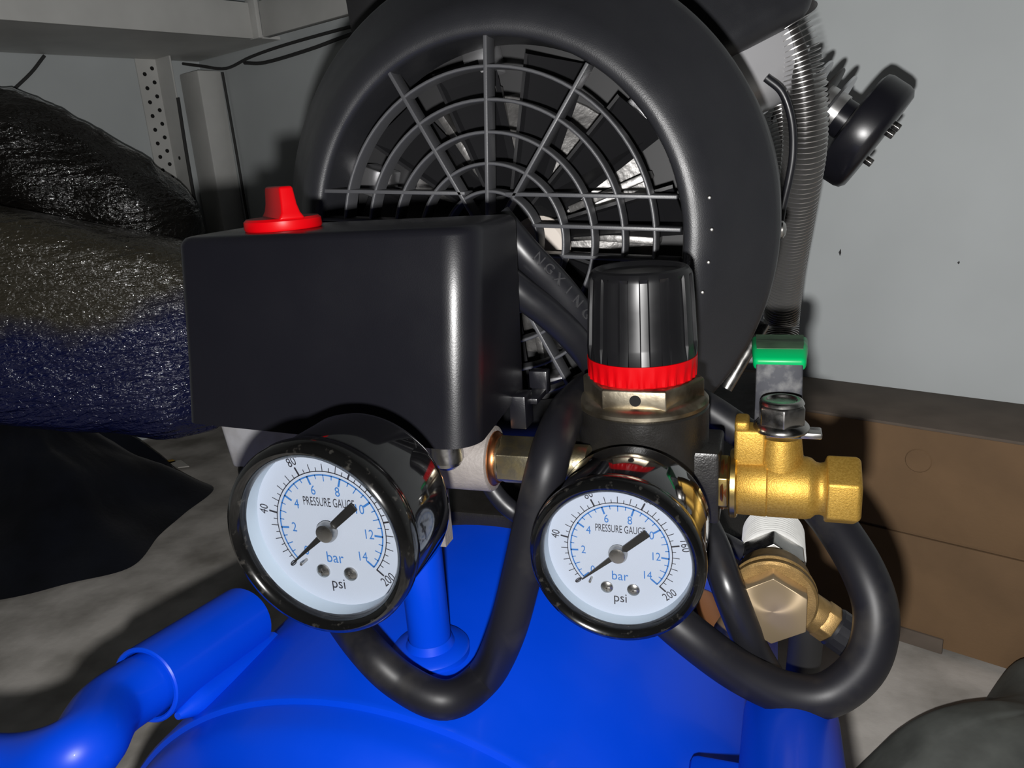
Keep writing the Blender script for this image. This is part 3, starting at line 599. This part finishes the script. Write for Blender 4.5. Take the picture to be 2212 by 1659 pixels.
# crankcase cover and air shroud at the top right
BX = Vector(RGT*0.86+UPV*0.50).normalized(); BZ = Vector(-FWD); BY = BZ.cross(BX)
BM = Matrix.Identity(4); bo = Vector(D(1560, -20, 0.445))
for i in range(3): BM[i][0], BM[i][1], BM[i][2], BM[i][3] = BX[i], BY[i], BZ[i], bo[i]
sh = obj('air_shroud', G().box((-0.060, -0.034, -0.05), (0.050, 0.05, 0.0), BM), 'plast', AC, bevel=0.012, seg=5, label='black air shroud over the pump at the top right')
obj('crankcase', G().lathe([(0.0, -0.062), (0.030, -0.062), (0.036, -0.055), (0.0385, -0.04), (0.0385, 0.0), (0.030, 0.01), (0.0, 0.012)], frame(D(1625, 110, 0.50), BX-BZ*0.2), n=48), 'casting', AC, label='polished aluminium crankcase')
obj('pump_flange', G().cyl(0.014, -0.02, 0.006, frame(D(1712, 2, 0.475), -UPV*0.9+RGT*0.1), n=24), 'polish', AC)
obj('terminal_box', G().box((-0.022, -0.022, -0.03), (0.022, 0.022, 0.03), frame(D(858, 22, 0.52), (0.2, 1, 0.1))), 'inner', AC, bevel=0.008, label='dark corner of the terminal box behind the fan cover')

# ================================================================ around the compressor
# ---- carton against the back wall
A = Vector(Z(1940, 1380, 0)); cd = RT.copy()
CMx = Matrix.Identity(4)
for i in range(3): CMx[i][0], CMx[i][1], CMx[i][3] = cd[i], RN[i], A[i]
cart = obj('cardboard_box', G().box((-0.30, 0.003, 0.004), (0.52, 0.126, 0.252), CMx), 'card', None, bevel=0.002)
tag(cart, 'brown cardboard box lying along the grey wall on the floor to the right', 'box')
def sub(name, g, m_, l=None, **k): return obj(name, g, m_, cart, label=l, **k)
sub('front_panel', G().box((-0.30, -0.0012, 0.006), (0.52, 0.003, 0.1315), CMx), 'card', bevel=0.0008)
sub('front_panel', G().box((-0.30, -0.0004, 0.1345), (0.52, 0.003, 0.253), CMx), 'card', bevel=0.0008)
sub('top_flap', G().box((-0.30, 0.0, 0.2525), (0.52, 0.124, 0.2560), CMx), 'cardtop', 'dusty grey brown top flap', bevel=0.0008)
sub('hand_hole', G().lathe([(0.0125, 0.0), (0.013, -0.0012), (0.012, -0.0022), (0.0, -0.0022)], frame(A+cd*0.005+Vector((0, 0, 0.2185))-RN*0.0, RN), n=24, a0=0, a1=2*PI), 'card', 'round push in tab')
sub('bottom_tab', G().box((-0.012, -0.004, 0.0), (0.045, 0.0, 0.018), CMx), 'cardtop', bevel=0.001)

# ---- rough shapes: bag, bundle, cloth, sack
def blob(name, M, size, material, amp, freq, seed, nu=72, nv=40, sq=1.0, fold=0.0, flat=None, tip=0.0):
    """a lumpy closed skin; sq < 1 squares it up towards a box"""
    from mathutils import noise
    g = G(); vs = []
    sg = lambda v, e: math.copysign(abs(v)**e, v)
    for i in range(nv+1):
        th = PI*i/nv
        for j in range(nu):
            ph = 2*PI*j/nu
            p = Vector((sg(math.sin(th), sq)*sg(math.cos(ph), sq)*size[0], sg(math.sin(th), sq)*sg(math.sin(ph), sq)*size[1], sg(math.cos(th), sq)*size[2]))
            q = p*freq+Vector((seed, seed*1.7, 0)); n = noise.fractal(q, 1.0, 2.0, 4)
            d = p.normalized()*amp*n
            if fold: d += p.normalized()*fold*math.sin(14*noise.noise(q*0.6)+6*p.x/size[0])
            p = p+d
            if tip and p.x > 0: p.x *= 1+tip*math.exp(-(p.z/0.05)**2)
            p = M @ p
            if flat is not None: p.z = max(p.z, flat)
            vs.append(p)
    fs = [(i*nu+j, i*nu+(j+1) % nu, (i+1)*nu+(j+1) % nu, (i+1)*nu+j) for i in range(nv) for j in range(nu)]
    g.add(vs, fs); return obj(name, g, material, smooth=60)
def bm_at(p, xdir, up=(0, 0, 1)):
    x = Vector(xdir).normalized(); z = Vector(up); y = z.cross(x).normalized(); z = x.cross(y)
    M = Matrix.Identity(4)
    for i in range(3): M[i][0], M[i][1], M[i][2], M[i][3] = x[i], y[i], z[i], p[i]
    return M
p0 = Vector(D(380, 720, 1.17)); 
bx = (Vector(D(420, 560, 1.22))-Vector(D(-60, 385, 1.10))).normalized()
bun = blob('wrapped_bundle', bm_at(Vector(D(60, 680, 1.20)), (bx.x, bx.y, bx.z*0.6)), (0.33, 0.13, 0.158), 'wrap', 0.012, 8, 3, sq=0.42)
tag(bun, 'long brown and blue bundle wrapped in shiny cling film, left of the compressor', 'bundle')
bag = blob('plastic_bag', bm_at(Vector(D(130, 390, 1.34)), (bx.x, bx.y, bx.z*1.3)), (0.245, 0.12, 0.105), 'bag', 0.018, 10, 8, sq=0.8)
tag(bag, 'crumpled shiny black plastic bag on top of the wrapped bundle', 'bag')
def heap(name, edge, peak, H, material, seed):
    """a cloth heap: an outline on the floor rising to a soft lumpy top"""
    from mathutils import noise
    edge = [Vector((p[0], p[1], 0)) for p in edge]; edge = [p+RT*max(0, 0.03-(p-CORNER).dot(RT))+RN*min(0, 0.815-p.dot(RN)) if seed == 7 else p+RT*max(0, 0.03-(p-CORNER).dot(RT)) for p in edge]
    E_p = spline(edge+edge[:1], 10)[:-1]; c = Vector((peak[0], peak[1], 0)); n = len(E_p); K = 26; vs = []
    for k in range(K+1):
        q = 1-k/K
        for e in E_p:
            p = c+(e-c)*q; far = (e-c).length; w_ = min(1, (0.17/far)**1.5) if seed == 3 else min(1, 0.22/far)
            h = H*(1-q**(3.2 if far < 0.25 else 1.6))*(w_+(1-w_)*(1-q))
            nn = noise.fractal(Vector((p.x*9+seed, p.y*9, 0)), 1.0, 2.0, 4); fo = math.sin(9*noise.noise(Vector((p.x*3, p.y*3, seed)))+p.x*22)
            vs.append(Vector((p.x, p.y, max(0.001, 0.003+h*(1+0.10*nn)+0.010*fo*w_*min(1, 6*(1-q))))))
    g = G().add(vs, [(i*n+j, i*n+(j+1) % n, (i+1)*n+(j+1) % n, (i+1)*n+j) for i in range(K) for j in range(n)]+[tuple(range(n))]); return obj(name, g, material, smooth=60)
clo = heap('dark_cloth', [Z(x, y, 0) for x, y in ((-260, 1330), (0, 1300), (150, 1264), (285, 1228), (345, 1160), (400, 1112), (462, 1056), (375, 1034), (310, 1014), (235, 985), (120, 985), (-160, 1020), (-420, 1150))], Z(90, 1110, 0), 0.225, 'cloth', 3)
tag(clo, 'heap of dark blue black cloth on the floor under the wrapped bundle', 'cloth')
sk = heap('grey_tarpaulin', [Z(x, y, 0) for x, y in ((1740, 1800), (1838, 1675), (1964, 1632), (2085, 1568), (2150, 1492), (2235, 1420), (2420, 1420), (2650, 1540), (2600, 1850), (2100, 2000))], Z(2290, 1690, 0), 0.075, 'sack', 7)
tag(sk, 'grey crumpled tarpaulin heap at the lower right, in front of the cardboard box', 'tarpaulin')
pp = Vector(Z(388, 1003, 0.006)); g = G().prism([(-0.030, -0.010), (0.018, -0.012), (0.032, 0.004), (-0.018, 0.012)], 0.0, 0.002, bm_at(pp, RT))
scr = tag(obj('paper_scrap', g, 'paper', smooth=0), 'torn scrap of white paper on the floor beside the dark cloth', 'paper')
g = G().prism([(-0.018, -0.012), (0.014, -0.008), (0.012, 0.012), (-0.006, 0.014)], 0.0, 0.002, bm_at(Vector(Z(362, 1000, 0.006)), RT))
obj('yellow_corner', g, 'yellow', scr, smooth=0, label='yellow corner')

# ---- steel shelf in the corner
SH = thing('steel_shelf', room(0.2, 0.6, 0), 'white painted steel shelf with slotted angle post in the corner at the upper left', 'shelf')
obj('shelf_board', G().box((0.002, 0.004, 0.803), (0.325, 1.25, 0.809), RM), 'shelf', SH)
obj('front_lip', G().box((0.325, 0.068, 0.800), (0.332, 1.25, 0.862), RM), 'shelf', SH, bevel=0.001)
obj('corner_plate', G().box((0.322, 0.060, 0.799), (0.352, 0.069, 0.868), RM), 'shelf', SH, bevel=0.001)
obj('end_lip', G().box((0.352, 0.045, 0.800), (1.3, 0.060, 0.862), RM), 'shelf', SH, bevel=0.001)
pu, pv = 0.003, 0.10
post_ = obj('slotted_post', G().box((pu-0.002, pv, 0.0), (pu+0.0015, pv+0.045, 0.803), RM).box((pu, pv-0.002, 0.0), (pu+0.062, pv+0.0015, 0.803), RM), 'shelf', SH)
for k in range(12):
    for col_ in (0.012, 0.030):
        zz = 0.785-k*0.028-(0.012 if col_ > 0.02 else 0)
        obj('bolt_hole', G().cyl(0.0042, 0.0014, 0.0021, frame(room(pu, pv+col_, zz), RT), n=14), 'hole', post_)
obj('bolt_hole', G().cyl(0.004, 0.0, 0.0008, frame(room(pu+0.03, pv+0.0015, 0.60), -RN), n=14), 'hole', post_)
def wire(pts, r, label): return tag(obj('wire', G().tube(pts, r, n=8, sub=6), 'soot'), label, 'wire', 'wires in the shelf corner')
wire([room(0.012, 0.045, 0.796), room(0.06, 0.03, 0.786), room(0.14, 0.02, 0.772), room(0.24, 0.02, 0.782), room(0.36, 0.012, 0.790), room(0.6, 0.012, 0.792), room(0.9, 0.012, 0.79)], 0.003, 'black wire sagging along the back wall under the shelf edge')
wire([room(0.20, 0.012, 0.776), room(0.27, 0.01, 0.768), room(0.42, 0.01, 0.772), room(0.6, 0.01, 0.782), room(0.9, 0.01, 0.78)], 0.0035, 'lower thin wire along the back wall beside the fan cover')
wire([room(0.10, 0.006, 0.77), room(0.105, 0.006, 0.60), room(0.108, 0.006, 0.45), room(0.125, 0.006, 0.30)], 0.003, 'black wire hanging down the back wall right of the corner post')
wire([room(0.006, 0.32, 0.80), room(0.006, 0.36, 0.76), room(0.006, 0.44, 0.70), room(0.006, 0.50, 0.68)], 0.003, 'thin dark wire hanging on the left wall above the black bag')
wire([room(pu+0.066, pv, 0.72), room(pu+0.068, pv+0.004, 0.6), room(pu+0.068, pv+0.004, 0.45), room(pu+0.07, pv, 0.2)], 0.0035, 'dark wire running down the edge of the slotted post')

# ---- flakes on the wall paint
WB = bpy.data.objects['wall_back']; WL['wall_back'] = WB.location.copy()
for px, py, a_, b_ in ((1815, 545, 0.0016, 0.0042), (2071, 567, 0.0014, 0.0018)):
    r_ = ray(px, py); kk = (0.9647-0.0004)/float(r_[0]*RN.x+r_[1]*RN.y); q_ = Vector(EYE+r_*kk)
    if q_.z < 0.3: continue
    obj('paint_flake', G().prism([(-a_, 0), (0, -b_), (a_*0.8, -b_*0.2), (a_*0.3, b_)], 0.0, 0.0008, frame(q_, -RN)), 'soot' if py > 300 else 'sack', WB, smooth=0)
